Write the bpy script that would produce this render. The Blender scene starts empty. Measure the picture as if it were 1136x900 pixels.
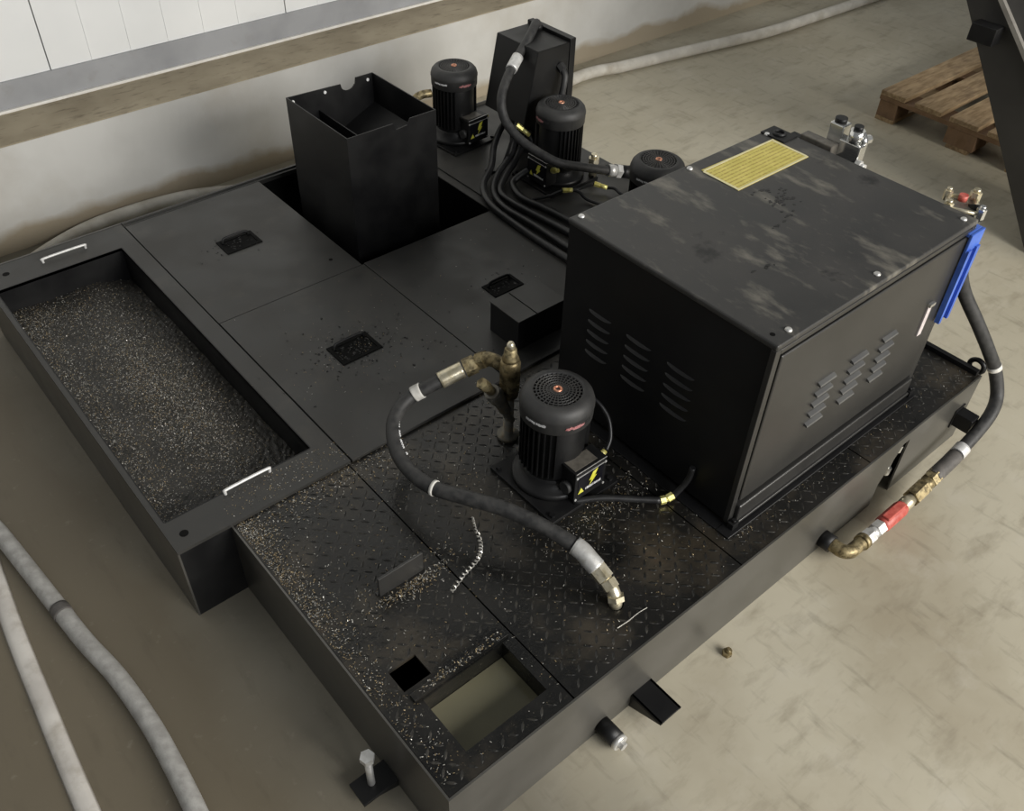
import bpy, bmesh, math, random
from mathutils import Vector, Matrix
random.seed(11)
S = bpy.context.scene
COL = S.collection
PI = math.pi

# ------------------------------------------------------------------ materials
def mat(name, c1, c2=None, rough=.5, metal=0., scale=20., detail=4., bump=0., bscale=120., rough2=None, lo=.35, hi=.65, spec=.5, stretch=None):
    m = bpy.data.materials.new(name); m.use_nodes = True
    nt = m.node_tree; b = nt.nodes['Principled BSDF']
    b.inputs['Roughness'].default_value = rough; b.inputs['Metallic'].default_value = metal
    b.inputs['Specular IOR Level'].default_value = spec
    tc = nt.nodes.new('ShaderNodeNewGeometry')
    src = tc.outputs['Position']
    if stretch:
        mp = nt.nodes.new('ShaderNodeMapping'); mp.inputs['Scale'].default_value = stretch
        nt.links.new(src, mp.inputs['Vector']); src = mp.outputs['Vector']
    n = nt.nodes.new('ShaderNodeTexNoise'); n.inputs['Scale'].default_value = scale; n.inputs['Detail'].default_value = detail
    nt.links.new(src, n.inputs['Vector'])
    r = nt.nodes.new('ShaderNodeValToRGB')
    r.color_ramp.elements[0].position = lo; r.color_ramp.elements[1].position = hi
    r.color_ramp.elements[0].color = (*c1, 1); r.color_ramp.elements[1].color = (*(c2 or c1), 1)
    nt.links.new(n.outputs['Fac'], r.inputs['Fac']); nt.links.new(r.outputs['Color'], b.inputs['Base Color'])
    if rough2 is not None:
        mr = nt.nodes.new('ShaderNodeMapRange'); mr.inputs['From Min'].default_value = lo; mr.inputs['From Max'].default_value = hi
        mr.inputs['To Min'].default_value = rough; mr.inputs['To Max'].default_value = rough2
        nt.links.new(n.outputs['Fac'], mr.inputs['Value']); nt.links.new(mr.outputs['Result'], b.inputs['Roughness'])
    if bump:
        n2 = nt.nodes.new('ShaderNodeTexNoise'); n2.inputs['Scale'].default_value = bscale; n2.inputs['Detail'].default_value = 3
        nt.links.new(src, n2.inputs['Vector'])
        bp = nt.nodes.new('ShaderNodeBump'); bp.inputs['Strength'].default_value = bump; bp.inputs['Distance'].default_value = .002
        nt.links.new(n2.outputs['Fac'], bp.inputs['Height']); nt.links.new(bp.outputs['Normal'], b.inputs['Normal'])
    return m

def overlay(m, col, scale, lo, hi, detail=6., stretch=None, maxf=1., rough=None):
    """mix a second noise-shaped stain colour over the base colour of m"""
    nt = m.node_tree; b = nt.nodes['Principled BSDF']
    l = b.inputs['Base Color'].links[0]; prev = l.from_socket
    g = nt.nodes.new('ShaderNodeNewGeometry'); src = g.outputs['Position']
    if stretch:
        mp = nt.nodes.new('ShaderNodeMapping'); mp.inputs['Scale'].default_value = stretch[0]
        if len(stretch) > 1: mp.inputs['Rotation'].default_value = stretch[1]
        nt.links.new(src, mp.inputs['Vector']); src = mp.outputs['Vector']
    n = nt.nodes.new('ShaderNodeTexNoise'); n.inputs['Scale'].default_value = scale; n.inputs['Detail'].default_value = detail
    n.inputs['Roughness'].default_value = .6
    nt.links.new(src, n.inputs['Vector'])
    mr = nt.nodes.new('ShaderNodeMapRange'); mr.inputs['From Min'].default_value = lo; mr.inputs['From Max'].default_value = hi
    mr.inputs['To Max'].default_value = maxf
    nt.links.new(n.outputs['Fac'], mr.inputs['Value'])
    mx = nt.nodes.new('ShaderNodeMix'); mx.data_type = 'RGBA'
    nt.links.new(mr.outputs['Result'], mx.inputs['Factor']); nt.links.new(prev, mx.inputs['A']); mx.inputs['B'].default_value = (*col, 1)
    nt.links.new(mx.outputs['Result'], b.inputs['Base Color'])
    return m

M = {}
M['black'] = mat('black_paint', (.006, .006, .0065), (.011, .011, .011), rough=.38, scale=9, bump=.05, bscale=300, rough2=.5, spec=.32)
M['black_side'] = mat('black_side_paint', (.05, .048, .042), (.078, .074, .065), rough=.32, scale=5, bump=.04, bscale=200, rough2=.42, spec=.8)
M['cabinet'] = mat('cabinet_paint', (.007, .007, .0075), (.011, .011, .0115), rough=.4, scale=9, bump=.06, bscale=500, spec=.35)
M['cabinet_top'] = overlay(overlay(overlay(mat('cabinet_top_paint', (.03, .03, .029), (.05, .048, .045), rough=.38, scale=5, bump=.08, bscale=400, rough2=.5),
                           (.21, .195, .16), 5.5, .55, .70, detail=12, stretch=((2.6, 1.0, 1), (0, 0, -.35)), maxf=.75), (.15, .14, .115), 42, .60, .72, stretch=((1.6, .6, 1), (0, 0, -.3)), maxf=.3), (.006, .006, .006), 5, .64, .70, maxf=.8)
M['door'] = mat('cabinet_door_paint', (.02, .0195, .0185), (.03, .029, .027), rough=.36, scale=6, bump=.1, bscale=500, spec=.7)
M['louver'] = mat('louver_paint', (.08, .08, .08), (.11, .11, .105), rough=.32, scale=9)
M['cover'] = overlay(overlay(mat('dusty_cover_paint', (.027, .0265, .0245), (.045, .043, .039), rough=.36, scale=6, bump=.06, bscale=250, rough2=.6),
                     (.075, .068, .055), 9, .55, .82, maxf=.55), (.07, .06, .045), 160, .63, .72, maxf=.5)
M['checker'] = overlay(overlay(overlay(mat('oily_checker_steel', (.006, .006, .0055), (.013, .012, .0105), rough=.24, scale=7, bump=.25, bscale=130, rough2=.42),
                       (.09, .073, .05), 4.5, .50, .74, maxf=.65), (.1, .05, .022), 3.1, .68, .78, maxf=.4), (.1, .09, .065), 230, .62, .70, maxf=.6)
M['tread'] = overlay(mat('worn_tread', (.012, .0115, .0105), (.05, .046, .038), rough=.3, scale=60, rough2=.45, bump=.1), (.007, .007, .006), 5, .42, .58, maxf=.92)
M['inner'] = mat('dark_interior', (.003, .003, .003), (.005, .005, .0045), rough=.7, scale=10, spec=.12)
M['motor'] = mat('motor_black', (.007, .007, .0075), (.012, .012, .012), rough=.42, scale=20, bump=.08, bscale=300, spec=.35)
M['fan'] = mat('fan_cover_grey', (.028, .028, .028), (.045, .044, .042), rough=.55, scale=25, bump=.08, bscale=300)
M['grille'] = mat('grille_grey', (.03, .03, .03), (.045, .043, .04), rough=.5, scale=30)
M['copper'] = mat('copper_hub', (.75, .32, .2), (.85, .45, .3), rough=.35, metal=.7, scale=60)
M['boxgrey'] = mat('terminal_box_grey', (.11, .1, .085), (.17, .155, .13), rough=.42, scale=60, bump=.15, metal=.2)
M['label_black'] = mat('label_black', (.006, .006, .009), rough=.3, scale=10)
M['yellow'] = mat('sign_yellow', (.62, .6, .05), (.75, .72, .12), rough=.4, scale=60)
M['gland'] = mat('brass_gland', (.75, .66, .16), (.85, .8, .35), rough=.35, metal=.4, scale=80)
M['white_mark'] = mat('white_mark', (.6, .6, .6), (.75, .75, .74), rough=.5, scale=200)
M['red_mark'] = mat('red_white_mark', (.55, .3, .3), (.35, .1, .1), rough=.5, scale=300)
M['brass'] = overlay(mat('dirty_brass', (.26, .2, .1), (.42, .35, .2), rough=.42, metal=.65, scale=40, bump=.25, bscale=150, rough2=.55), (.07, .055, .03), 60, .44, .62, maxf=.85)
M['brass_pale'] = overlay(mat('pale_brass', (.62, .55, .38), (.8, .74, .58), rough=.3, metal=.7, scale=60, bump=.15, bscale=200), (.2, .16, .08), 70, .55, .7, maxf=.5)
M['zinc'] = overlay(mat('zinc_plated', (.62, .61, .58), (.8, .8, .78), rough=.38, metal=.55, scale=50, bump=.15, bscale=250), (.25, .22, .16), 60, .56, .74, maxf=.5)
M['chrome'] = mat('chrome', (.75, .75, .72), (.85, .85, .83), rough=.18, metal=.9, scale=30)
M['red'] = mat('red_lever', (.42, .06, .045), (.55, .13, .1), rough=.45, scale=60)
M['hose'] = mat('black_rubber_hose', (.022, .022, .022), (.045, .044, .042), rough=.5, scale=60, bump=.2, bscale=260, rough2=.65)
M['cable'] = mat('black_cable', (.012, .012, .013), (.022, .022, .022), rough=.4, scale=40)
M['silver'] = mat('silver_band', (.62, .62, .6), (.78, .77, .75), rough=.4, metal=.3, scale=80)
M['white_tie'] = mat('white_tie', (.62, .6, .55), (.75, .73, .68), rough=.5, scale=80)
M['greyhose'] = overlay(mat('grey_braided_hose', (.31, .3, .28), (.43, .42, .395), rough=.6, scale=40, bump=.4, bscale=200), (.24, .22, .19), 9, .55, .8, maxf=.4)
M['joint'] = mat('dark_tape', (.07, .065, .06), (.12, .11, .1), rough=.6, scale=50)
M['conduit'] = overlay(mat('white_conduit', (.5, .47, .43), (.64, .61, .56), rough=.5, scale=8), (.3, .26, .2), 18, .5, .75, maxf=.6)
M['wallhose'] = overlay(mat('dusty_white_hose', (.5, .47, .41), (.62, .59, .52), rough=.6, scale=12, bump=.2), (.32, .27, .19), 10, .5, .75, maxf=.6)
M['blue'] = mat('blue_plastic', (.05, .12, .48), (.08, .18, .62), rough=.35, scale=20)
M['swarf'] = mat('bright_swarf', (.55, .53, .48), (.75, .73, .68), rough=.3, metal=.7, scale=90)
M['chip_silver'] = mat('chip_silver', (.3, .29, .26), (.62, .6, .55), rough=.35, metal=.5, scale=300)
M['chip_tan'] = mat('chip_tan', (.2, .15, .08), (.4, .31, .18), rough=.45, metal=.3, scale=300)
M['chip_dark'] = mat('chip_dark', (.04, .037, .03), (.12, .11, .09), rough=.45, metal=.3, scale=300)
M['heap'] = overlay(mat('oily_chip_heap', (.012, .0115, .01), (.035, .032, .027), rough=.5, scale=160, bump=.8, bscale=260), (.1, .09, .07), 300, .56, .66, maxf=.8)
M['coolant'] = mat('murky_coolant', (.16, .15, .095), (.2, .185, .12), rough=.12, scale=6, lo=.3, hi=.7)
M['wood'] = overlay(mat('old_wood', (.24, .16, .08), (.42, .3, .17), rough=.75, scale=10, bump=.3, bscale=60, stretch=(1, 6, 6)), (.12, .075, .04), 8, .5, .7, maxf=.6)
M['wood_dark'] = overlay(mat('old_wood_block', (.17, .1, .05), (.26, .16, .09), rough=.8, scale=14, bump=.3, bscale=60), (.07, .04, .025), 14, .5, .7, maxf=.6)
M['chute'] = overlay(mat('chute_dark_steel', (.02, .019, .017), (.032, .03, .027), rough=.55, scale=4, bump=.05), (.06, .05, .04), 5, .6, .8, maxf=.4)
M['chute_edge'] = mat('chute_bare_edge', (.3, .28, .25), (.42, .4, .36), rough=.4, metal=.4, scale=20)
M['rust'] = overlay(mat('grey_valve_body', (.16, .15, .13), (.25, .24, .2), rough=.5, metal=.4, scale=40, bump=.2), (.2, .13, .05), 40, .5, .65, maxf=.6)

def yellow_label():
    m = mat('yellow_notice', (.6, .52, .12), (.72, .62, .17), rough=.5, scale=25)
    nt = m.node_tree; b = nt.nodes['Principled BSDF']
    prev = b.inputs['Base Color'].links[0].from_socket
    g = nt.nodes.new('ShaderNodeNewGeometry')
    mp = nt.nodes.new('ShaderNodeMapping'); mp.inputs['Scale'].default_value = (260, 90, 1)
    nt.links.new(g.outputs['Position'], mp.inputs['Vector'])
    n = nt.nodes.new('ShaderNodeTexNoise'); n.inputs['Scale'].default_value = 1.0; n.inputs['Detail'].default_value = 2
    nt.links.new(mp.outputs['Vector'], n.inputs['Vector'])
    w = nt.nodes.new('ShaderNodeTexWave'); w.bands_direction = 'Y'; w.inputs['Scale'].default_value = 24.; w.inputs['Distortion'].default_value = 0
    nt.links.new(g.outputs['Position'], w.inputs['Vector'])
    mu = nt.nodes.new('ShaderNodeMath'); mu.operation = 'MULTIPLY'
    nt.links.new(n.outputs['Fac'], mu.inputs[0]); nt.links.new(w.outputs['Fac'], mu.inputs[1])
    mr = nt.nodes.new('ShaderNodeMapRange'); mr.inputs['From Min'].default_value = .3; mr.inputs['From Max'].default_value = .5
    mr.inputs['To Max'].default_value = .75
    nt.links.new(mu.outputs[0], mr.inputs['Value'])
    mx = nt.nodes.new('ShaderNodeMix'); mx.data_type = 'RGBA'
    nt.links.new(mr.outputs['Result'], mx.inputs['Factor']); nt.links.new(prev, mx.inputs['A']); mx.inputs['B'].default_value = (.36, .24, .04, 1)
    nt.links.new(mx.outputs['Result'], b.inputs['Base Color'])
    return m
M['notice'] = yellow_label()

M['floor'] = overlay(overlay(overlay(overlay(mat('concrete_floor', (.415, .375, .28), (.515, .475, .37), rough=.6, scale=1.6, detail=8, bump=.18, bscale=24, rough2=.5, lo=.3, hi=.7),
              (.3, .25, .17), 1.1, .52, .74, maxf=.65), (.23, .195, .135), 5, .54, .76, maxf=.6, stretch=((1, 2.6, 1), (0, 0, .8))), (.56, .525, .44), 6, .55, .75, detail=12, maxf=.5),
              (.24, .205, .15), 9, .55, .75, detail=12, maxf=.4, stretch=((1, 3.5, 1), (0, 0, -.5)))
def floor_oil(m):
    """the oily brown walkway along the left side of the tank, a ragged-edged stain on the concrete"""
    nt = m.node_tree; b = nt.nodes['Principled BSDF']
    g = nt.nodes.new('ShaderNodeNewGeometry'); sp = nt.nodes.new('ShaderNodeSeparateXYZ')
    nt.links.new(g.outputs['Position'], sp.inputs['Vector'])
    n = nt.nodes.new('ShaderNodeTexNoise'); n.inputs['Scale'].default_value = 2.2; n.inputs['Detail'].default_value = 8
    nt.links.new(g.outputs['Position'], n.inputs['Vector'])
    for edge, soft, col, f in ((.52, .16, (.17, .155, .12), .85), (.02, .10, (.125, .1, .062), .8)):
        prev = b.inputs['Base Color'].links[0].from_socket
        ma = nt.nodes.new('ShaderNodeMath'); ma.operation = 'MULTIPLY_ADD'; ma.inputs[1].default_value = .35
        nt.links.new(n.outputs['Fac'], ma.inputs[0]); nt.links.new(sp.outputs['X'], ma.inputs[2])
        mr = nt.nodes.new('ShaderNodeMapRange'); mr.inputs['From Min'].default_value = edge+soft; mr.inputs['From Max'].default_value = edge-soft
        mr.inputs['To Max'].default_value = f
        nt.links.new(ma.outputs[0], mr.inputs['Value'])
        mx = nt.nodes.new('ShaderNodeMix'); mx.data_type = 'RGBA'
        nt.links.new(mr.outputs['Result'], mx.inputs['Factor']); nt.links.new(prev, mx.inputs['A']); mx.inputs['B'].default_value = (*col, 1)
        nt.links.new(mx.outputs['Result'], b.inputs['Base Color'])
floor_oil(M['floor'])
overlay(M['floor'], (.085, .07, .045), 7, .56, .76, detail=12, stretch=((4, .9, 1), (0, 0, .15)), maxf=.4)
overlay(M['floor'], (.5, .46, .38), 30, .62, .8, detail=10, maxf=.22)
M['curb'] = overlay(mat('painted_curb', (.52, .51, .475), (.62, .61, .575), rough=.6, scale=3, bump=.15, bscale=40), (.4, .36, .29), 2.2, .5, .75, maxf=.5)
M['ledge'] = overlay(mat('dusty_ledge', (.28, .235, .16), (.38, .325, .23), rough=.8, scale=5, bump=.25, bscale=50), (.1, .075, .045), 14, .55, .72, maxf=.6, stretch=((1, 3, 1),))
M['flash'] = overlay(mat('grey_flashing', (.25, .255, .265), (.34, .345, .355), rough=.5, scale=4, bump=.05), (.25, .24, .22), 12, .58, .75, maxf=.5)
M['panel'] = overlay(mat('white_wall_panel', (.74, .75, .74), (.82, .825, .81), rough=.45, scale=2), (.6, .59, .55), 3, .55, .8, maxf=.4)
M['seam'] = mat('panel_seam', (.12, .12, .12), (.2, .2, .2), rough=.6)
M['white_line'] = mat('pale_edge', (.72, .69, .63), (.8, .78, .73), rough=.5, scale=30)

def curb_dirt(m):
    """brown dirt band along the foot of the curb (splash zone), ragged edge"""
    nt = m.node_tree; b = nt.nodes['Principled BSDF']
    prev = b.inputs['Base Color'].links[0].from_socket
    g = nt.nodes.new('ShaderNodeNewGeometry'); sp = nt.nodes.new('ShaderNodeSeparateXYZ')
    nt.links.new(g.outputs['Position'], sp.inputs['Vector'])
    n = nt.nodes.new('ShaderNodeTexNoise'); n.inputs['Scale'].default_value = 3; n.inputs['Detail'].default_value = 6
    nt.links.new(g.outputs['Position'], n.inputs['Vector'])
    ad = nt.nodes.new('ShaderNodeMath'); ad.operation = 'MULTIPLY_ADD'; ad.inputs[1].default_value = .22; ad.inputs[2].default_value = -.02
    nt.links.new(n.outputs['Fac'], ad.inputs[0])
    sb = nt.nodes.new('ShaderNodeMath'); sb.operation = 'SUBTRACT'
    nt.links.new(ad.outputs[0], sb.inputs[0]); nt.links.new(sp.outputs['Z'], sb.inputs[1])
    mr = nt.nodes.new('ShaderNodeMapRange'); mr.inputs['From Min'].default_value = -.02; mr.inputs['From Max'].default_value = .025; mr.inputs['To Max'].default_value = .9
    nt.links.new(sb.outputs[0], mr.inputs['Value'])
    mx = nt.nodes.new('ShaderNodeMix'); mx.data_type = 'RGBA'
    nt.links.new(mr.outputs['Result'], mx.inputs['Factor']); nt.links.new(prev, mx.inputs['A']); mx.inputs['B'].default_value = (.34, .28, .19, 1)
    nt.links.new(mx.outputs['Result'], b.inputs['Base Color'])
curb_dirt(M['curb'])

# ------------------------------------------------------------------ geometry
class MB:
    def __init__(s): s.bm = bmesh.new()
    def box(s, x0, x1, y0, y1, z0, z1, bev=0., mi=0, rot=None, piv=None):
        r = bmesh.ops.create_cube(s.bm, size=1)
        vs = r['verts']
        for v in vs: v.co = Vector(((x0+x1)/2+v.co.x*(x1-x0), (y0+y1)/2+v.co.y*(y1-y0), (z0+z1)/2+v.co.z*(z1-z0)))
        fs = {f for v in vs for f in v.link_faces}
        if bev:
            rr = bmesh.ops.bevel(s.bm, geom=list({e for v in vs for e in v.link_edges}), offset=bev, segments=3 if bev > .0022 else 2, affect='EDGES', profile=.5)
            fs = set(rr['faces']) | {f for f in fs if f.is_valid}
            vs = list({v for f in fs for v in f.verts})
        for f in fs: f.material_index = mi
        if rot is not None:
            bmesh.ops.rotate(s.bm, verts=vs, cent=piv or Vector(((x0+x1)/2, (y0+y1)/2, (z0+z1)/2)), matrix=rot)
        return s
    def ring_tube(s, pts, rad, seg=12, closed=False, cap=True, mi=0):
        """tube along pts; rad number or list"""
        pts = [Vector(p) for p in pts]; n = len(pts)
        T = []
        for i in range(n):
            a = pts[(i-1) % n] if (closed or i > 0) else pts[i]; b = pts[(i+1) % n] if (closed or i < n-1) else pts[i]
            T.append((b-a).normalized())
        u = T[0].orthogonal().normalized(); rings = []
        for i in range(n):
            u = (u - T[i]*u.dot(T[i])).normalized(); w = T[i].cross(u)
            r = rad[i] if isinstance(rad, (list, tuple)) else rad
            rings.append([s.bm.verts.new(pts[i]+(u*math.cos(2*PI*k/seg)+w*math.sin(2*PI*k/seg))*r) for k in range(seg)])
        m = n if closed else n-1
        for i in range(m):
            A, B = rings[i], rings[(i+1) % n]
            for k in range(seg):
                f = s.bm.faces.new((A[k], A[(k+1) % seg], B[(k+1) % seg], B[k])); f.smooth = seg > 6; f.material_index = mi
        if cap and not closed:
            for rg in (rings[0][::-1], rings[-1]):
                f = s.bm.faces.new(rg); f.material_index = mi
        return s
    def tube(s, pts, rad, seg=12, per=8, mi=0):
        return s.ring_tube(spline(pts, per), rad, seg, mi=mi)
    def rod(s, a, b, r, seg=16, r2=None, mi=0):
        return s.ring_tube([a, b], [r, r if r2 is None else r2], seg, mi=mi)
    def hexnut(s, a, b, r, mi=0): return s.ring_tube([a, b], r, 6, mi=mi)
    def lathe(s, prof, c=(0, 0, 0), seg=40, mi=0, cap=True):
        """prof: list of (r,z) from bottom to top round vertical axis"""
        c = Vector(c); rings = []
        for r, z in prof:
            rings.append([s.bm.verts.new(c+Vector((r*math.cos(2*PI*k/seg), r*math.sin(2*PI*k/seg), z))) for k in range(seg)])
        for A, B in zip(rings, rings[1:]):
            for k in range(seg):
                f = s.bm.faces.new((A[k], A[(k+1) % seg], B[(k+1) % seg], B[k])); f.smooth = True; f.material_index = mi
        if cap:
            s.bm.faces.new(rings[0][::-1]).material_index = mi; s.bm.faces.new(rings[-1]).material_index = mi
        return s
    def prism(s, poly, axis, a, b, mi=0):
        """extrude a polygon given in the two other axes (order xyz without axis) from a to b"""
        def P(p, t):
            q = list(p); q.insert('xyz'.index(axis), t); return Vector(q)
        A = [s.bm.verts.new(P(p, a)) for p in poly]; B = [s.bm.verts.new(P(p, b)) for p in poly]
        n = len(poly); fs = [s.bm.faces.new(A), s.bm.faces.new(B[::-1])]
        for i in range(n): fs.append(s.bm.faces.new((A[i], B[i], B[(i+1) % n], A[(i+1) % n])))
        for f in fs: f.material_index = mi
        return s
    def frame(s, x0, x1, y0, y1, ix0, ix1, iy0, iy1, z0, z1):
        s.box(x0, x1, y0, iy0, z0, z1); s.box(x0, x1, iy1, y1, z0, z1)
        s.box(x0, ix0, iy0, iy1, z0, z1); s.box(ix1, x1, iy0, iy1, z0, z1)
        return s

def spline(pts, per=8):
    P = [Vector(p) for p in pts]; P = [P[0]*2-P[1]] + P + [P[-1]*2-P[-2]]; out = []
    for i in range(1, len(P)-2):
        a, b, c, d = P[i-1:i+3]
        for k in range(per):
            t = k/per
            out.append(.5*((2*b)+(c-a)*t+(2*a-5*b+4*c-d)*t*t+(3*b-a-3*c+d)*t**3))
    out.append(P[-2]); return out

def root_loc(o):
    v = Vector((0, 0, 0))
    while o is not None: v = v + o.location; o = o.parent
    return v
def obj(name, mb, mats, parent=None, smooth_angle=None):
    bm = mb.bm
    bmesh.ops.recalc_face_normals(bm, faces=bm.faces)
    if parent is None:
        xs = [v.co for v in bm.verts]
        base = Vector(((min(p.x for p in xs)+max(p.x for p in xs))/2, (min(p.y for p in xs)+max(p.y for p in xs))/2, min(p.z for p in xs)))
    else: base = root_loc(parent)
    bmesh.ops.translate(bm, verts=bm.verts, vec=-base)
    me = bpy.data.meshes.new(name); bm.to_mesh(me); bm.free()
    for m in (mats if isinstance(mats, (list, tuple)) else [mats]): me.materials.append(m)
    o = bpy.data.objects.new(name, me); COL.objects.link(o)
    if parent is None: o.location = base
    else: o.parent = parent
    return o
def tag(o, label, cat, group=None, kind=None):
    if label: o['label'] = label
    if cat: o['category'] = cat
    if group: o['group'] = group
    if kind: o['kind'] = kind
    return o
def thing(name, label, cat, loc, group=None):
    o = bpy.data.objects.new(name, None); COL.objects.link(o); o.location = loc; o.empty_display_size = .05
    return tag(o, label, cat, group)
def struct(name, mb, m): o = obj(name, mb, m); o['kind'] = 'structure'; return o
def dup(root, loc, rz, label):
    def cp(o, par):
        c = o.copy(); COL.objects.link(c); c.parent = par
        for ch in [q for q in kids if q.parent == o]: cp(ch, c)
        return c
    kids = [q for q in COL.objects if q.parent is not None]
    r = cp(root, None); r.location = loc; r.rotation_euler = (0, 0, rz); r['label'] = label
    return r
def circ(cx, cy, r, n=20, a0=0, a1=2*PI): return [(cx+r*math.cos(a0+(a1-a0)*i/n), cy+r*math.sin(a0+(a1-a0)*i/n)) for i in range(n+1)]

# ------------------------------------------------------------------ setting
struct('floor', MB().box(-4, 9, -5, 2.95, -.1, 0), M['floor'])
mb = MB().box(-4, 9, 2.83, 3.105, 0, .404)
struct('wall_curb', mb, M['curb'])
struct('trim_1', MB().box(-4, 9, 2.833, 3.105, .404, .408), M['ledge'])          # dusty top of the curb
struct('trim_2', MB().box(-4, 9, 3.101, 3.2, .408, .517), M['flash'])             # grey metal flashing
struct('trim_3', MB().box(-4, 9, 3.085, 3.101, .408, .419, .002), M['white_line'])
mb = MB()
x = -3.7
ribs = [-3.6+.62*i for i in range(21)]
edges = [-4] + [.466+1.02*i for i in range(-4, 9)] + [9]
for a, b in zip(edges, edges[1:]):
    mb.box(a+.0025, b-.0025, 3.112, 3.2, .517, 5.2)
    k = a+.16
    while k < b-.1:
        mb.box(k, k+.004, 3.1095, 3.1125, .519, 5.2); k += .158
struct('wall_back', mb, M['panel'])
struct('trim_4', MB().box(-4, 9, 3.14, 3.19, .52, 5.2), M['seam'])

# ------------------------------------------------------------------ coolant tank
D = .25
TX0, TXF, TXB, YF, YC, YB = -.139, 2.0, 2.04, 0., .876, 2.34
tank = thing('coolant_tank', 'large low black steel coolant tank standing on the concrete floor', 'coolant tank', (.95, 1.17, 0))
front = [(0, 0), (1.535, 0), (1.535, .092), (1.598, .214), (1.63, .214), (1.63, 0), (TXF, 0), (TXF, D), (0, D)]
obj('front_panel', MB().prism(front, 'y', 0, .005), M['black_side'], tank)
obj('side_panel', MB().box(0, .005, .005, YC, 0, D), M['black_side'], tank)
obj('side_panel', MB().box(TX0, TX0+.005, YC, YB, 0, D), M['black_side'], tank)
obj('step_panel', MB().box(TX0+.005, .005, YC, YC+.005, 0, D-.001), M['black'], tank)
obj('end_panel', MB().box(TXF-.005, TXF, .005, YC, .0, D).box(TXB-.005, TXB, YC, YB-.005, 0, D).box(TXF, TXB-.005, YC, YC+.005, 0, D), M['black_side'], tank)
obj('rear_panel', MB().box(TX0, TXB, YB-.005, YB, 0, .262), M['black_side'], tank)
obj('tank_bottom', MB().box(TX0+.006, TXB-.006, YC+.01, YB-.006, .02, .028).box(.006, 1.5, .03, YC, .02, .028), M['inner'], tank)
obj('slot_lining', MB().box(1.5, 1.67, .07, .075, .05, .23).box(1.5, 1.505, .006, .07, .03, .23).box(1.665, 1.67, .006, .07, .03, .23), M['inner'], tank)
# latch in the slot
mb = MB().rod((1.585, .012, .10), (1.60, .012, .2), .006, 10).hexnut((1.583, .012, .095), (1.588, .012, .12), .012).hexnut((1.597, .012, .178), (1.602, .012, .2), .012)
obj('latch_rod', mb, M['chrome'], tank)
# support under plates
mb = MB()
for (a, b) in ((.0, .885), (.885, 2.0)):
    pass
mb.box(.34, TXF-.006, .006, YC-.004, .225, .2415)
mb.box(.006, .058, .006, YC-.004, .225, .2415).box(.058, .34, .315, YC-.004, .225, .2415)
mb.box(.058, .34, .006, .018, .225, .2415)
obj('sub_deck', mb, M['inner'], tank)

def bars(mb, x0, x1, y0, y1, holes=(), z=D, pitch=.0262):
    i0, i1 = int(x0/pitch)+1, int(x1/pitch); j0, j1 = int(y0/pitch)+1, int(y1/pitch)
    for i in range(i0, i1+1):
        for j in range(j0, j1+1):
            cx, cy = i*pitch, j*pitch
            if cx-.01 < x0 or cx+.01 > x1 or cy-.01 < y0 or cy+.01 > y1: continue
            if any(a-.011 < cx < b+.011 and c-.011 < cy < d+.011 for a, b, c, d in holes): continue
            a = PI/4 if (i+j) % 2 else -PI/4
            L, W, Hh = .0125, .003, .0014
            ca, sa = math.cos(a), math.sin(a)
            def P(u, v, zz): return mb.bm.verts.new((cx+u*ca-v*sa, cy+u*sa+v*ca, zz))
            base = [P(-L, 0, z), P(-L*.4, -W, z), P(L*.4, -W, z), P(L, 0, z), P(L*.4, W, z), P(-L*.4, W, z)]
            t = [P(-L*.5, 0, z+Hh), P(L*.5, 0, z+Hh)]
            for f in ((0, 1, 6), (1, 2, 7, 6), (2, 3, 7), (3, 4, 7), (4, 5, 6, 7), (5, 0, 6)):
                vs = [(base+t)[q] for q in f]; mb.bm.faces.new(vs).material_index = 1
g = .002
z0, z1 = .242, D
# plate with the square hole and the coolant opening (window in a welded frame)
SQ = (.068, .138, .243, .303); WN = (.088, .333, .058, .228)
mb = MB()
y0, y1 = .006, YC-.003
mb.box(.006, .088, y0, .243, z0, z1).box(.088, .335-g, y0, .058, z0, z1).box(.333, .335-g, .058, .243, z0, z1)
mb.box(.088, .333, .228, .243, z0, z1).box(.006, .068, .243, .303, z0, z1).box(.138, .335-g, .243, .303, z0, z1).box(.006, .335-g, .303, y1, z0, z1)
bars(mb, .006, .335, y0, y1, [SQ, WN])
obj('checker_plate', mb, [M['checker'], M['tread']], tank)
mb = MB()
hx, hy, hr = .571, .118, .019
# plate pierced by the hose hole: build as four boxes round an octagonal ring
q = .03
mb.box(.335+g, hx-q, y0, y1, z0, z1).box(hx+q, .885-g, y0, y1, z0, z1).box(hx-q, hx+q, y0, hy-q, z0, z1).box(hx-q, hx+q, hy+q, y1, z0, z1)
sq = [(q, -q), (q, 0), (q, q), (0, q), (-q, q), (-q, 0), (-q, -q), (0, -q)]
for k in range(8):
    a0, a1 = PI*(k-1)/4, PI*k/4
    p0, p1 = sq[k], sq[(k+1) % 8]
    mb.prism([(hx+p0[0], hy+p0[1]), (hx+p1[0], hy+p1[1]), (hx+hr*math.cos(a1), hy+hr*math.sin(a1)), (hx+hr*math.cos(a0), hy+hr*math.sin(a0))], 'z', z0, z1)
bars(mb, .335, .885, y0, y1, [(hx-.025, hx+.025, hy-.025, hy+.025)])
obj('checker_plate', mb, [M['checker'], M['tread']], tank)
for a, b in ((.885, 1.424), (1.424, 2.0)):
    mb = MB().box(a+g, b-g if b < 1.9 else b-.006, y0, y1, z0, z1); bars(mb, a, b-.005, y0, y1)
    obj('checker_plate', mb, [M['checker'], M['tread']], tank)
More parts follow.
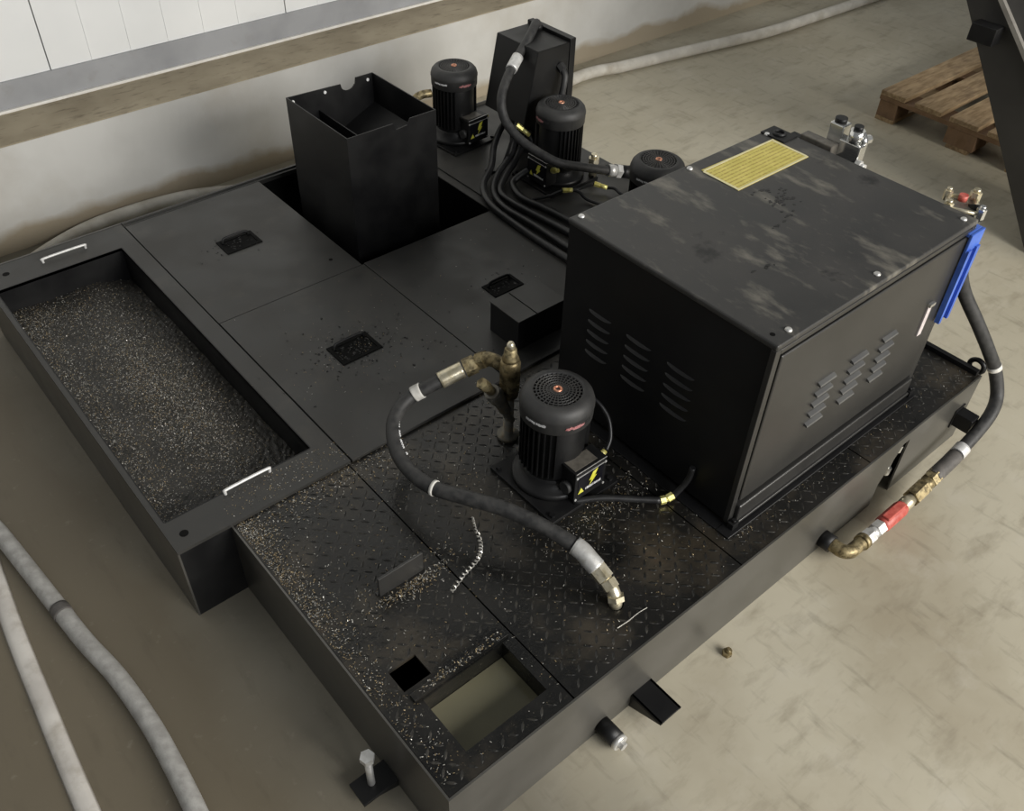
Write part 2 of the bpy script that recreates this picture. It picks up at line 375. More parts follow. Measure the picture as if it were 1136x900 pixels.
# coolant opening frame: sloped flat bars and a sleeve
wf = MB().box(.3035, .333, .058, .228, .243, .2515).box(.088, .3035, .2035, .228, .243, .2515)
wf.frame(.084, .307, .054, .207, .088, .303, .058, .203, .12, .2495)
wf.box(.07, .325, .208, .2265, .2515, .2605, .001)
obj('opening_frame', wf, [M['checker'], M['tread']], tank)
obj('end_lip', MB().box(1.982, 2.0, .012, YC-.01, .2505, .266, .001), M['black'], tank)
mb = MB().ring_tube([(2.012, .03+.022*math.cos(2*PI*k/24), .262+.022*math.sin(2*PI*k/24)) for k in range(24)], .008, 8, closed=True).box(1.999, 2.02, .015, .045, .215, .245, .001)
obj('lifting_eye', mb, M['black'], tank)
obj('lifting_tab', MB().box(.164, .288, .474, .480, .2495, .314, .0022).box(.160, .292, .480, .488, .2495, .256, .001), M['door'], tank)
# foot bracket with levelling bolt
br = obj('foot_bracket', MB().box(-.09, 0, .188, .248, .022, .032, .001).prism([(-.06, .022), (0, -.0), (0, .022)], 'y', .19, .194), M['black'], tank)
mb = MB().rod((-.05, .22, .0), (-.05, .22, .145), .0085, 14).hexnut((-.05, .22, .139), (-.05, .22, .154), .0165)
obj('levelling_bolt', mb, M['zinc'], br)['label'] = 'zinc hex head levelling bolt'
br = obj('foot_bracket', MB().box(.533, .602, -.096, 0, .044, .05, .001).prism([(-.096, .05), (-.096, .044), (0, 0.), (0, .05)], 'x', .533, .539).prism([(-.096, .05), (-.096, .044), (0, 0.), (0, .05)], 'x', .596, .602), M['black'], tank)
obj('drain_stub', MB().rod((.438, 0, .028), (.438, -.052, .028), .0215, 24), M['black'], tank)
obj('drain_plug', MB().rod((.438, -.052, .028), (.438, -.064, .028), .0205, 24).hexnut((.438, -.064, .028), (.438, -.075, .028), .011), M['zinc'], tank)['label'] = 'bright metal plug in the drain stub'
# rear fixed pump deck and the strips round the basket well
mb = MB().box(1.44, TXB-.006, YC+.002, 1.62, .242, D).box(1.44, TXB-.006, 1.62, YB-.006, .242, D)
mb.box(1.425, 1.44, 1.62, YB-.006, .242, .26).box(1.47, 1.474, .9, YB-.02, .25, .256)
obj('pump_deck', mb, M['cover'], tank)
obj('well_rim', MB().box(.345, 1.425, 2.312, YB-.006, .244, .26).box(.345, 1.425, 2.325, YB-.006, .26, .266), M['cover'], tank)
obj('well_lining', MB().box(.868, .872, 1.63, 2.31, .028, .243).box(1.421, 1.425, 1.63, 2.31, .028, .26).box(.872, 1.421, 2.308, 2.312, .028, .244).box(.872, 1.421, 1.615, 1.619, .028, .243), M['inner'], tank)

# murky liquid in the opening
tag(obj('coolant', MB().box(.089, .302, .059, .202, .13, .196), M['coolant']), 'murky olive green coolant seen in the rectangular opening of the deck', 'coolant', kind='stuff')

# ------------------------------------------------------------------ chip tray
tray = thing('chip_tray', 'long black steel tray full of metal chips beside the smooth covers', 'chip tray', (.1, 1.6, .25))
ti = (-.122, .284, .978, 2.19)
mb = MB().frame(TX0, .345-.002, YC-.004, YB-.006, ti[0], ti[1], ti[2], ti[3], .2505, .26)
obj('rim', mb, M['cover'], tray)
mb = MB().box(ti[0]-.003, ti[0], ti[2], ti[3], .06, .2605).box(ti[1], ti[1]+.003, ti[2], ti[3], .06, .2605)
mb.box(ti[0], ti[1], ti[2]-.003, ti[2], .06, .2605).box(ti[0], ti[1], ti[3], ti[3]+.003, .06, .2605).box(ti[0], ti[1], ti[2], ti[3], .056, .06)
obj('pan', mb, M['black'], tray)
for (xa, xb, yy) in ((.036, .16, .969), (.05, .19, 2.262)):
    mb = MB().tube([(xa, yy, .258), (xa, yy, .268), (xa+.008, yy, .274), (xb-.008, yy, .274), (xb, yy, .268), (xb, yy, .258)], .0042, 10, 5)
    obj('handle', mb, M['silver'], tray)['label'] = 'bright metal bow handle'
for (xx, yy) in ((-.1, .918), (-.067, 2.27)):
    obj('bolt_hole', MB().rod((xx, yy, .2595), (xx, yy, .2604), .011, 18), M['inner'], tray)

def heap_z(x, y):
    u = (x-ti[0])/(ti[1]-ti[0]); v = (y-ti[2])/(ti[3]-ti[2])
    z = .19 - .022*v**2.2 - .03*max(0, u-.6)/.4
    z += .016*math.exp(-((u-.5)**2/.05+(v-.45)**2/.05))
    z += .006*math.sin(x*23+y*9)*math.sin(y*17-x*5)
    z += .02*max(0, .25-u)*(1-v)*2
    return z
mb = MB(); nx, ny = 44, 120
vg = [[mb.bm.verts.new((ti[0]+.001+(ti[1]-ti[0]-.002)*i/nx, ti[2]+.001+(ti[3]-ti[2]-.002)*j/ny, 0)) for j in range(ny+1)] for i in range(nx+1)]
for r in vg:
    for v in r: v.co.z = heap_z(v.co.x, v.co.y)+random.uniform(-.0016, .0016)
for i in range(nx):
    for j in range(ny): mb.bm.faces.new((vg[i][j], vg[i+1][j], vg[i+1][j+1], vg[i][j+1]))

def sliver(mb, p, L, W, mi, tilt=.8):
    a = random.uniform(0, 2*PI); t = random.uniform(-tilt, tilt)
    d = Vector((math.cos(a)*math.cos(t), math.sin(a)*math.cos(t), abs(math.sin(t))*1.0)); n = d.cross(Vector((random.uniform(-.4, .4), random.uniform(-.4, .4), 1))).normalized()
    up = n.cross(d)
    c = Vector(p); bend = up*L*random.uniform(.1, .35)
    q = [c-d*L-n*W, c-d*L+n*W, c+bend-n*W, c+bend+n*W, c+d*L-n*W, c+d*L+n*W]
    vs = [mb.bm.verts.new(x) for x in q]
    for f in ((0, 2, 3, 1), (2, 4, 5, 3)):
        mb.bm.faces.new([vs[k] for k in f]).material_index = mi
def pick(): return random.choices((1, 2, 3), (.3, .2, .5))[0]
N = 0
while N < 22000:
    x = random.uniform(ti[0]+.004, ti[1]-.004); y = random.uniform(ti[2]+.004, ti[3]-.004)
    u = (x-ti[0])/(ti[1]-ti[0]); v = (y-ti[2])/(ti[3]-ti[2])
    w = .12 + .88*math.exp(-((u-.55)**2/.06+(v-.42)**2/.09)) + .35*(u < .2) + .5*math.exp(-((u-.25)**2/.05+(v-.9)**2/.006))
    if u > .88: w *= .35
    if random.random() > w: continue
    mi = pick()
    sliver(mb, (x, y, heap_z(x, y)+.0045), random.uniform(.0007, .0022)*(1.5 if random.random() < .08 else 1), random.uniform(.0004, .001), mi); N += 1
tag(obj('metal_chips', mb, [M['heap'], M['chip_silver'], M['chip_tan'], M['chip_dark']]), 'oily grey and tan metal chips heaped in the long black tray', 'metal chips', kind='stuff')

# loose chips spread on the deck and covers
mb = MB()
def scatter(n, fx, fy, z, smin=.0009, smax=.003, wsil=(.35, .35, .3), tilt=.5):
    for _ in range(n):
        x, y = fx(), fy()
        if x < .008 or y < .03 or SQ[0]-.004 < x < SQ[1]+.004 and SQ[2]-.004 < y < SQ[3]+.004: continue
        if .083 < x < .308 and .053 < y < .208: continue
        if x > .947 and .09 < y < .75 and z < .3 and x < 1.76: continue
        if abs(x-.571) < .02 and abs(y-.118) < .02: continue
        sliver(mb, (x, y, z+.0014), random.uniform(smin, smax), random.uniform(.0004, .0011), random.choices((0, 1, 2), wsil)[0], tilt)
U = random.uniform; G = random.gauss
scatter(1900, lambda: .009+abs(G(0, .036)), lambda: .87-abs(G(0, .36)), D, .0008, .0024)                              # along the left edge
scatter(700, lambda: U(.02, .5), lambda: .872-abs(G(0, .045)), D)                              # along the cover edge
scatter(420, lambda: G(.24, .06), lambda: .468-abs(G(0, .022)), D, .001, .004)                  # against the lifting tab
scatter(160, lambda: G(.25, .06), lambda: .492+abs(G(0, .015)), D, .001, .0035)
scatter(1500, lambda: U(.01, .95), lambda: U(.02, .87), D, .0008, .0026, (.3, .3, .4))
scatter(350, lambda: G(.75, .09), lambda: G(.34, .03), D, .001, .0032, (.5, .3, .2))
scatter(220, lambda: U(.09, .31), lambda: G(.215, .008), .264, .0008, .003)
scatter(150, lambda: U(.94, 1.0), lambda: U(.06, .16), D, .001, .003)
scatter(260, lambda: U(.95, 1.98), lambda: U(.01, .085), D, .0008, .0026, (.4, .3, .3))
scatter(450, lambda: G(.2, .14), lambda: U(.885, .965), .26, .0007, .002, (.25, .5, .25))       # on the tray rim
scatter(260, lambda: G(.6, .12), lambda: G(1.25, .09), .262, .0008, .0022, (.25, .3, .45))
scatter(140, lambda: U(.36, 1.4), lambda: U(.9, 1.6), .262, .0008, .002, (.25, .3, .45))
M['crumb'] = mat('oily_crumb', (.004, .004, .004), (.009, .008, .007), rough=.35, scale=200)
def crumbs(n, cx, cy, sx, sy, z):
    for _ in range(n): sliver(mb, (G(cx, sx), G(cy, sy), z+.0012), U(.0015, .0045), U(.001, .0026), 3, .3)
crumbs(150, .60, 1.25, .07, .045, .262); crumbs(60, .61, 1.98, .06, .04, .26); crumbs(60, 1.16, 1.23, .06, .04, .261); crumbs(60, .75, 1.2, .2, .15, .262)
tag(obj('loose_chips', mb, [M['chip_silver'], M['chip_tan'], M['chip_dark'], M['crumb']]), 'loose silver and tan metal chips scattered over the checker plate deck', 'metal chips', kind='stuff')

# bright curl of swarf and stray slivers
pts = []
path = spline([(.294, .377, .254), (.348, .396, .258), (.398, .409, .26), (.432, .44, .258), (.456, .492, .258), (.473, .523, .254)], 30)
for i, p in enumerate(path):
    a = i*.95; r = .0055 if i < 110 else .003
    pts.append(p+Vector((math.cos(a)*r*.6, -math.cos(a)*r*.6, r+math.sin(a)*r)))
tag(obj('swarf_curl', MB().ring_tube(pts, .0016, 5), M['swarf']), 'long bright curled metal shaving lying on the deck beside the black hose', 'metal shaving')
tag(obj('metal_sliver', MB().tube([(.527, .069, .2525), (.56, .066, .2545), (.59, .067, .254), (.619, .065, .2525)], .0011, 5, 5), M['swarf']), 'thin bright metal sliver lying near the deck edge below the hose elbow', 'metal shaving')

# ------------------------------------------------------------------ covers
def recess_handle(parent, x0, x1, y0, y1, z):
    h = obj('handle', MB().frame(x0, x1, y0, y1, x0+.011, x1-.011, y0+.011, y1-.011, z, z+.0035), M['inner'], parent)
    mb = MB().box(x0+.011, x1-.011, y0+.011, y1-.011, z-.0001, z+.0008)
    obj('recess', mb, M['inner'], h)
    mb = MB().tube([(x0+.016, y1-.018, z+.002), (x0+.02, y1-.016, z+.014), (x0+.035, y1-.014, z+.018), (x1-.035, y1-.014, z+.018), (x1-.02, y1-.016, z+.014), (x1-.016, y1-.018, z+.002)], .0045, 8, 5)
    obj('grip', mb, M['black'], h)
c = obj('cover_plate', MB().box(.347, .866, 1.612, 2.31, .252, .26, .0012), M['cover'])
tag(c, 'smooth dusty black cover plate in the corner between the chip tray and the open well', 'cover plate', 'smooth cover plates')
recess_handle(c, .545, .675, 1.935, 2.022, .26)
obj('bolt_hole', MB().rod((.80, 1.70, .2598), (.80, 1.70, .2604), .007, 14), M['inner'], c)
c = obj('cover_plate', MB().box(.347, .871, YC-.006, 1.608, .252, .262, .0012), M['cover'])
tag(c, 'smooth black cover plate beside the checker plate deck, handle caked in oily chips', 'cover plate', 'smooth cover plates')
recess_handle(c, .535, .672, 1.205, 1.30, .262)
c = obj('cover_plate', MB().box(.875, 1.424, YC-.006, 1.614, .252, .261, .0012), M['cover'])
tag(c, 'smooth black cover plate in front of the open well, partly under the cabinet corner box', 'cover plate', 'smooth cover plates')
recess_handle(c, 1.097, 1.217, 1.19, 1.262, .261)

# split steel box at the cabinet corner
sb = thing('small_steel_box', 'small black steel box with a split lid behind the cabinet corner', 'steel box', (1.06, 1.0, .261))
obj('body', MB().box(.978, 1.16, .942, 1.072, .2615, .366, .001), M['cabinet'], sb)
obj('lid', MB().box(.976, 1.046, .94, 1.074, .366, .37, .0008), M['cover'], sb)
obj('lid', MB().box(1.05, 1.162, .94, 1.074, .366, .37, .0008), M['cover'], sb)
obj('corner_strip', MB().box(1.157, 1.164, .937, .942, .264, .365), M['zinc'], sb)

# ------------------------------------------------------------------ filter basket
fb = thing('filter_box', 'tall open black steel box standing in the square well', 'filter box', (1.09, 1.9, .028))
X0, X1, Y0, Y1, ZT = .914, 1.261, 1.709, 2.084, .656
back = [(X0, .028), (X1, .028), (X1, ZT), (1.188, ZT), (1.184, ZT-.022)] + [(1.155+.027*math.cos(a), ZT-.016-.02*math.sin(a)) for a in [PI*k/10 for k in range(1, 10)]] + [(1.126, ZT-.008), (X0, ZT)]
obj('wall_panel', MB().prism(back, 'y', Y1-.004, Y1), M['black'], fb)
fr = [(X0, .028), (X1, .028), (X1, ZT), (1.155, ZT), (1.145, ZT-.02), (1.10, ZT-.024), (1.09, ZT), (X0, ZT)]
obj('wall_panel', MB().prism(fr, 'y', Y0, Y0+.004), M['black'], fb)
obj('wall_panel', MB().box(X0, X0+.004, Y0+.004, Y1-.004, .028, ZT), M['black'], fb)
obj('wall_panel', MB().box(X1-.004, X1, Y0+.004, Y1-.004, .028, ZT), M['black'], fb)
obj('partition', MB().box(1.03, 1.034, Y0+.004, Y1-.004, .2, ZT-.075).prism([(1.034, ZT-.21), (1.034, ZT-.206), (X1-.004, ZT-.106), (X1-.004, ZT-.11)], 'y', Y0+.004, Y1-.004), M['black'], fb)
for xx in (.935, 1.06, 1.235):
    obj('screw', MB().rod((xx, Y1-.004, ZT-.018), (xx, Y1-.009, ZT-.018), .0055, 10), M['white_mark'], fb)['label'] = 'small bright screw head'

# ------------------------------------------------------------------ control cabinet
cab = thing('control_cabinet', 'big black steel cabinet with louvres and a yellow notice on top', 'cabinet', (1.35, .42, .25))
CX0, CX1, CY0, CY1, CZ = .947, 1.754, .106, .740, .827
obj('body', MB().box(CX0+.004, CX1-.002, CY0+.006, CY1, .262, .815, .001), M['cabinet'], cab)
obj('top_panel', MB().box(CX0, CX1+.002, CY0, CY1+.003, .811, CZ, .005), M['cabinet_top'], cab)
mb = MB().box(CX0, .966, CY0, CY0+.014, .262, .812, .0015).box(1.733, CX1, CY0, CY0+.014, .262, .812, .0015)
mb.box(.966, 1.733, CY0, CY0+.014, .795, .810, .003).box(.966, 1.733, CY0-.012, CY0+.014, .262, .322, .005).box(.960, 1.745, CY0-.018, CY0, .262, .272, .003)
obj('door_frame', mb, M['door'], cab)
door = obj('door', MB().box(.971, 1.728, CY0-.003, CY0+.006, .33, .79, .005), M['door'], cab)
obj('base_flange', MB().box(.918, 1.76, .076, CY0+.01, .2502, .256, .0023).box(.918, .95, CY0+.01, CY1, .2502, .2545, .0008), M['cabinet'], cab)
for (xx, yy) in ((.955, .098), (1.742, .096)):
    obj('anchor_block', MB().box(xx-.012, xx+.012, yy-.012, yy+.006, .2546, .275, .001).rod((xx, yy-.004, .275), (xx, yy-.004, .283), .005, 8), M['black'], cab)
def louvers_front(xa, xb, zt):
    mb = MB()
    for k in range(5):
        z = zt-.033*k
        sec = [(CY0-.003, z+.003), (CY0-.012, z-.0015), (CY0-.0135, z-.0055), (CY0-.012, z-.007), (CY0-.003, z-.006)]
        mb.prism(sec, 'x', xa+.003, xb-.003)
        pass
    return mb
for xa, xb in ((1.170, 1.240), (1.303, 1.374), (1.436, 1.502)):
    obj('louver_group', louvers_front(xa, xb, .604), M['louver'], door)
def louvers_side(ya, yb, zt):
    mb = MB()
    for k in range(5):
        z = zt-.033*k; n = 14; rows = []
        for i in range(n+1):
            t = i/n; y = ya+(yb-ya)*t; e = math.sin(PI*t)**.45
            rows.append([mb.bm.verts.new(p) for p in ((CX0+.004, y, z+.002), (CX0+.004-.008*e, y, z-.003*e), (CX0+.004-.008*e, y, z-.0055*e), (CX0+.0045, y, z-.0055*e))])
        for A, B in zip(rows, rows[1:]):
            for q in range(3): mb.bm.faces.new((A[q], A[q+1], B[q+1], B[q]))
    return mb
for ya, yb in ((.565, .646), (.428, .514), (.289, .378)):
    obj('louver_group', louvers_side(ya, yb, .606), M['cabinet'], cab)
nt_ = obj('notice_plate', MB().prism([(1.383, .569), (1.68, .569), (1.686, .692), (1.389, .70)], 'z', CZ, CZ+.0012), M['notice'], cab)
nt_['label'] = 'yellow notice sticker with rows of faded print'
mb = MB()
for a, b, c_, d in ((1.383, 1.68, .569, .575), (1.39, 1.685, .689, .695), (1.383, 1.391, .575, .69), (1.674, 1.682, .575, .69)): mb.box(a, b, c_, d, CZ+.0012, CZ+.0018)
obj('pale_border', mb, mat('pale_yellow', (.72, .66, .36), (.78, .72, .45), rough=.5), nt_)
for (xx, yy) in ((.976, .726), (1.01, .128), (1.34, .129), (1.37, .724), (1.696, .723), (1.722, .131)):
    obj('screw', MB().lathe([(.0085, 0), (.0085, .002), (.006, .005), (.002, .006)], (xx, yy, CZ), 14), M['zinc'], cab)['label'] = 'bright screw head'
obj('bolt_hole', MB().rod((.972, .140, CZ-.001), (.972, .140, CZ+.0006), .006, 12), M['inner'], cab)
obj('lifting_lug', MB().box(1.69, 1.752, .66, .742, CZ, CZ+.004, .001).ring_tube([(1.722+.016*math.cos(2*PI*k/20), .70+.016*math.sin(2*PI*k/20), CZ+.006) for k in range(20)], .004, 6, closed=True), M['black'], cab)
lb = obj('rating_plate', MB().box(1.643, 1.662, CY0-.0075, CY0-.003, .515, .612, .0005), M['white_mark'], door)
lb['label'] = 'small upright pinkish white plate'
lb.data.materials[0] = mat('pinkish_plate', (.55, .47, .47), (.68, .63, .62), rough=.4, scale=120)
obj('latch', MB().box(1.64, 1.664, CY0-.013, CY0-.003, .612, .622, .001), M['chrome'], door)

for cx, cy, n, sx, sy in ((1.437, .468, 34, .022, .012), (1.43, .53, 8, .018, .008), (1.40, .42, 7, .014, .008), (1.46, .50, 8, .02, .01), (1.33, .40, 5, .015, .006), (1.16, .30, 6, .02, .008)):
    mb = MB()
    for _ in range(n):
        x, y = random.gauss(cx, sx), random.gauss(cy, sy); a = random.uniform(0, PI); L, W = random.uniform(.004, .012), random.uniform(.002, .005)
        poly_ = [(x+math.cos(a+q)*L*random.uniform(.6, 1)*(1 if i % 3 else .5), y+math.sin(a+q)*W*random.uniform(.6, 1.2)) for i, q in enumerate([PI*k/4 for k in range(8)])]
        mb.prism(poly_, 'z', CZ-.0002, CZ+.0004+random.uniform(0, .0004))
    o_ = obj('grease_smear', mb, M['crumb'], cab); o_['label'] = 'black greasy smudge'; o_['kind'] = 'stuff'

# ------------------------------------------------------------------ coolant pumps
def make_pump(loc, label):
    t = thing('coolant_pump', label, 'coolant pump', (0, 0, 0), 'coolant pumps')
    pl = obj('base_plate', MB().box(-.114, .114, -.132, .112, .0002, .010, .001), M['motor'], t)
    for sx in (-1, 1):
        for sy in (-1, 1):
            obj('bolt', MB().hexnut((sx*.1, -.01+sy*.105, .010), (sx*.1, -.01+sy*.105, .017), .008), M['black'], pl)
    obj('pump_flange', MB().lathe([(.104, .010), (.104, .022), (.098, .026), (.09, .028), (.078, .045), (.074, .06)], seg=40), M['motor'], t)
    mb = MB().lathe([(.074, .05), (.078, .062), (.078, .235), (.074, .245)], seg=40)
    for k in range(36):
        a = 2*PI*k/36
        if -2.25 < math.atan2(math.sin(a), math.cos(a)) < -.85: continue
        mb.box(.076, .0875, -.0013, .0013, .07, .228, rot=Matrix.Rotation(a, 3, 'Z'), piv=Vector((0, 0, 0)))
    obj('motor_body', mb, M['motor'], t)
    fc = obj('fan_cover', MB().lathe([(.086, .226), (.0905, .230), (.0915, .262), (.0925, .264), (.0925, .270), (.0905, .276), (.088, .284), (.080, .293), (.070, .2975), (.060, .2985), (.0595, .290)], seg=56, cap=False), M['fan'], t)
    obj('fan_recess', MB().lathe([(.0001, .2895), (.0605, .2895), (.0605, .290)], seg=40), M['inner'], fc)
    mb = MB()
    for r in (.0185, .027, .0355, .044, .0525):
        mb.ring_tube([(r*math.cos(2*PI*k/40), r*math.sin(2*PI*k/40), .2965) for k in range(40)], .0019, 6, closed=True)
    for k in range(30):
        mb.box(.012, .0605, -.0011, .0011, .2945, .298, rot=Matrix.Rotation(2*PI*k/30, 3, 'Z'), piv=Vector((0, 0, 0)))
    mb.lathe([(.014, .293), (.014, .298), (.013, .2985)], seg=24)
    gr = obj('grille', mb, M['grille'], fc)
    obj('hub_ring', MB().ring_tube([(.0085*math.cos(2*PI*k/24), .0085*math.sin(2*PI*k/24), .299) for k in range(24)], .0032, 8, closed=True), M['copper'], gr)['label'] = 'copper coloured ring at the centre of the grille'
    # lettering round the cover: small worn strokes (illegible in the photograph)
    def strokes(a0, a1, n, zc, h, lean, gap=()):
        mb = MB()
        for i in range(n):
            if i in gap: continue
            a = a0+(a1-a0)*i/(n-1); r = .0918
            rr = Matrix.Rotation(a, 3, 'Z')
            hh = h*random.uniform(.55, 1.); w = random.uniform(.0008, .0017)
            dz = random.uniform(-.001, .001)
            mb.box(r-.0008, r+.0009, -w, w, zc-hh+dz, zc+hh+dz, rot=rr @ Matrix.Rotation(lean, 3, 'X'), piv=Vector((0, 0, 0)) ) if False else None
            c_ = Vector((r*math.cos(a), r*math.sin(a), zc+dz)); tt = Vector((-math.sin(a), math.cos(a), 0)); nn = Vector((math.cos(a), math.sin(a), 0)); up = Vector((0, 0, 1))+tt*lean
            vs = [mb.bm.verts.new(c_+tt*sx*w+up*sy*hh+nn*o) for o in (-.0006, .0008) for sx, sy in ((-1, -1), (1, -1), (1, 1), (-1, 1))]
            for f in ((0, 1, 2, 3), (4, 5, 6, 7), (0, 1, 5, 4), (1, 2, 6, 5), (2, 3, 7, 6), (3, 0, 4, 7)): mb.bm.faces.new([vs[q] for q in f])
        return mb
    obj('lettering', strokes(math.radians(-184), math.radians(-150), 18, .254, .0036, .1, (9,)), M['white_mark'], fc)['label'] = 'small white lettering'
    mb = strokes(math.radians(-118), math.radians(-88), 15, .250, .0050, .45)
    obj('lettering', mb, M['red_mark'], fc)['label'] = 'reddish slanted lettering'
    obj('lettering', strokes(math.radians(-84), math.radians(-73), 5, .252, .0045, .3), M['fan'], fc)
    # terminal box on the front
    tb = obj('terminal_box', MB().box(-.033, .067, -.118, -.066, .02, .112, .002), M['motor'], t)
    obj('box_lid', MB().box(-.036, .070, -.121, -.064, .112, .121, .0018).box(-.036, .070, -.1215, -.118, .022, .112, .001), M['motor'], tb)
    obj('rating_plate', MB().box(-.03, .045, -.112, -.072, .121, .1222), M['boxgrey'], tb)['label'] = 'dull grey metal plate on the box top'
    obj('edge_trim', MB().box(-.034, .069, -.1225, -.1212, .1195, .1212).box(-.034, .069, -.1232, -.1216, .104, .106), M['zinc'], tb)
    lab = obj('warning_label', MB().box(-.025, .060, -.1225, -.1215, .040, .101), M['label_black'], tb)
    bolt = [(.023, .096), (.040, .101), (.031, .079), (.038, .079), (.014, .052), (.021, .071), (.012, .071)]
    obj('lightning_mark', MB().prism(bolt, 'y', -.1230, -.1225), M['yellow'], lab)['label'] = 'yellow lightning bolt mark'
    obj('triangle_mark', MB().prism([(-.024, .043), (-.004, .043), (-.014, .062)], 'y', -.1230, -.1225), M['yellow'], lab)['label'] = 'small yellow warning triangle'
    mb = MB()
    for i in range(13): mb.box(.0015+.0042*i, .0015+.0042*i+random.uniform(.0018, .0034), -.1230, -.1225, .045, .045+random.uniform(.006, .0085))
    obj('lettering', mb, M['white_mark'], lab)
    for sx, sz in ((-.031, .106), (.065, .106), (-.031, .028), (.065, .028)):
        obj('screw', MB().rod((sx, -.1215, sz), (sx, -.1245, sz), .0035, 8), M['zinc'], tb)
    obj('blanking_plug', MB().rod((-.033, -.095, .06), (-.047, -.095, .06), .017, 16), M['fan'], tb)
    obj('cable_gland', MB().hexnut((.067, -.09, .085), (.079, -.09, .087), .012).rod((.079, -.09, .087), (.098, -.088, .095), .0095, 12, .0075), M['gland'], tb)['label'] = 'yellow brass cable gland'
    t.location = loc
    return t
PT = .2503
p0 = make_pump((.727, .513, PT+.0002), 'black upright coolant pump on the checker plate in front of the louvred cabinet side')
dup(p0, (1.685, 2.165, PT), math.radians(4), 'black upright coolant pump close behind the tall open box')
dup(p0, (1.798, 1.668, PT), math.radians(-90), 'black upright coolant pump in front of the tapered box, hose running past it')
dup(p0, (1.765, 1.152, PT), 0, 'black coolant pump mostly hidden behind the cabinet, only its fan cap showing')

# pump cables
tag(obj('pump_cable', MB().tube([(.829, .424, .345), (.853, .436, .372), (.868, .47, .412), (.858, .52, .44), (.835, .57, .40), (.85, .62, .3), (.9, .66, .256)], .0055, 8, 8), M['cable']), 'thin black cable looping up from the yellow gland of the foremost pump', 'cable')
cc = thing('cabinet_cable', 'short black conduit with a yellow gland at the foot of the cabinet side', 'cable', (.9, .25, .25))
obj('conduit', MB().tube([(.905, .252, .262), (.925, .246, .285), (.94, .238, .32), (.944, .236, .36)], .008, 10, 6).tube([(.70, .40, .262), (.76, .36, .268), (.83, .30, .266), (.872, .262, .266)], .009, 10, 6), M['cable'], cc)
obj('gland', MB().hexnut((.872, .262, .264), (.885, .256, .265), .011).hexnut((.890, .254, .266), (.905, .25, .272), .011).rod((.885, .256, .266), (.89, .254, .266), .008), M['gland'], cc)['label'] = 'yellow brass gland'

# ------------------------------------------------------------------ relief valve and front hose
va = thing('relief_valve', 'dirty brass relief valve assembly standing beside the foremost pump', 'valve', (.73, .69, .25))
VX, VY = .73, .692
obj('riser_pipe', MB().lathe([(.03, .2505), (.03, .262), (.014, .264), (.014, .40)], (VX, VY, 0), 20), M['rust'], va)
obj('valve_body', MB().lathe([(.017, .395), (.024, .402), (.024, .44), (.026, .445), (.027, .462), (.027, .512), (.024, .52), (.019, .524)], (VX, VY, 0), 20).hexnut((VX, VY, .43), (VX, VY, .452), .03), M['brass'], va)
obj('bonnet', MB().lathe([(.022, .52), (.022, .528), (.018, .536), (.016, .555), (.012, .56)], (VX, VY, 0), 16), M['brass'], va)
obj('adjusting_cap', MB().lathe([(.011, .558), (.011, .568), (.008, .576), (.003, .579)], (VX, VY, 0), 14), M['brass_pale'], va)
obj('outlet_elbow', MB().tube([(VX, VY, .487), (.722, .718, .494), (.708, .752, .497), (.698, .77, .485)], .0185, 14, 6).hexnut((.705, .76, .491), (.694, .776, .481), .024), M['brass'], va)
obj('side_branch', MB().tube([(.735, .69, .309), (.715, .69, .36), (.69, .69, .41), (.668, .69, .45)], [.013]*8+[.017]*8+[.021]*9, 14, 8).hexnut((.683, .69, .425), (.673, .69, .441), .024), M['rust'], va)
obj('branch_plug', MB().rod((.668, .69, .45), (.648, .69, .478), .013, 12).hexnut((.65, .69, .474), (.636, .69, .495), .016), M['brass'], va)
FH = [(.568, .117, .262), (.573, .134, .285), (.573, .172, .305), (.567, .207, .325), (.561, .247, .34), (.527, .336, .36), (.488, .42, .37), (.443, .499, .37), (.4, .584, .365), (.389, .661, .365), (.401, .735, .37), (.435, .798, .38), (.475, .83, .395), (.521, .838, .41), (.556, .822, .43), (.61, .804, .45), (.658, .789, .465), (.697, .773, .479)]
fh = thing('pump_hose', 'thick black rubber hose arching from the deck elbow to the brass valve', 'hose', (.57, .118, .25))
hose = obj('rubber_hose', MB().tube(FH[3:16], .0185, 18, 8), M['hose'], fh)
FS = spline(FH, 10)
def sect(i0, i1): return FS[int(i0*10):int(i1*10)+1]
obj('crimp_sleeve', MB().ring_tube(sect(2.5, 4.1), .0225, 18), M['zinc'], fh)['label'] = 'silver crimp sleeve near the deck elbow'
obj('swivel_nut', MB().hexnut(FS[17], FS[25], .0225).hexnut(FS[11], FS[16], .020), M['brass_pale'], fh)
obj('elbow', MB().ring_tube([(.5685, .117, .252)]+sect(0, 1.7), .0155, 16).hexnut((.569, .117, .268), (.571, .123, .279), .0215), M['brass_pale'], fh)
obj('crimp_sleeve', MB().ring_tube(sect(14.7, 15.9), .0225, 18), M['brass_pale'], fh)['label'] = 'brassy crimp sleeve next to the valve'
obj('swivel_nut', MB().hexnut(FS[160], FS[167], .025).ring_tube(sect(16.6, 17), .02, 14), M['brass'], fh)
obj('marker_band', MB().ring_tube(sect(13.2, 13.85), .0215, 18), M['white_tie'], hose)['label'] = 'white band round the hose'
obj('cable_tie', MB().ring_tube(sect(7.92, 8.08), .0202, 18), M['white_tie'], hose)['label'] = 'pale cable tie'
mb = MB()
for i in range(96, 131, 1):
    if random.random() < .75:
        p = FS[i]; mb.box(p.x+.0155, p.x+.0195, p.y-.0035, p.y+.002, p.z+.0075, p.z+.012, rot=Matrix.Rotation(.3*(i % 3), 3, 'Z'))
obj('lettering', mb, M['white_mark'], hose)['label'] = 'row of worn white print along the hose'

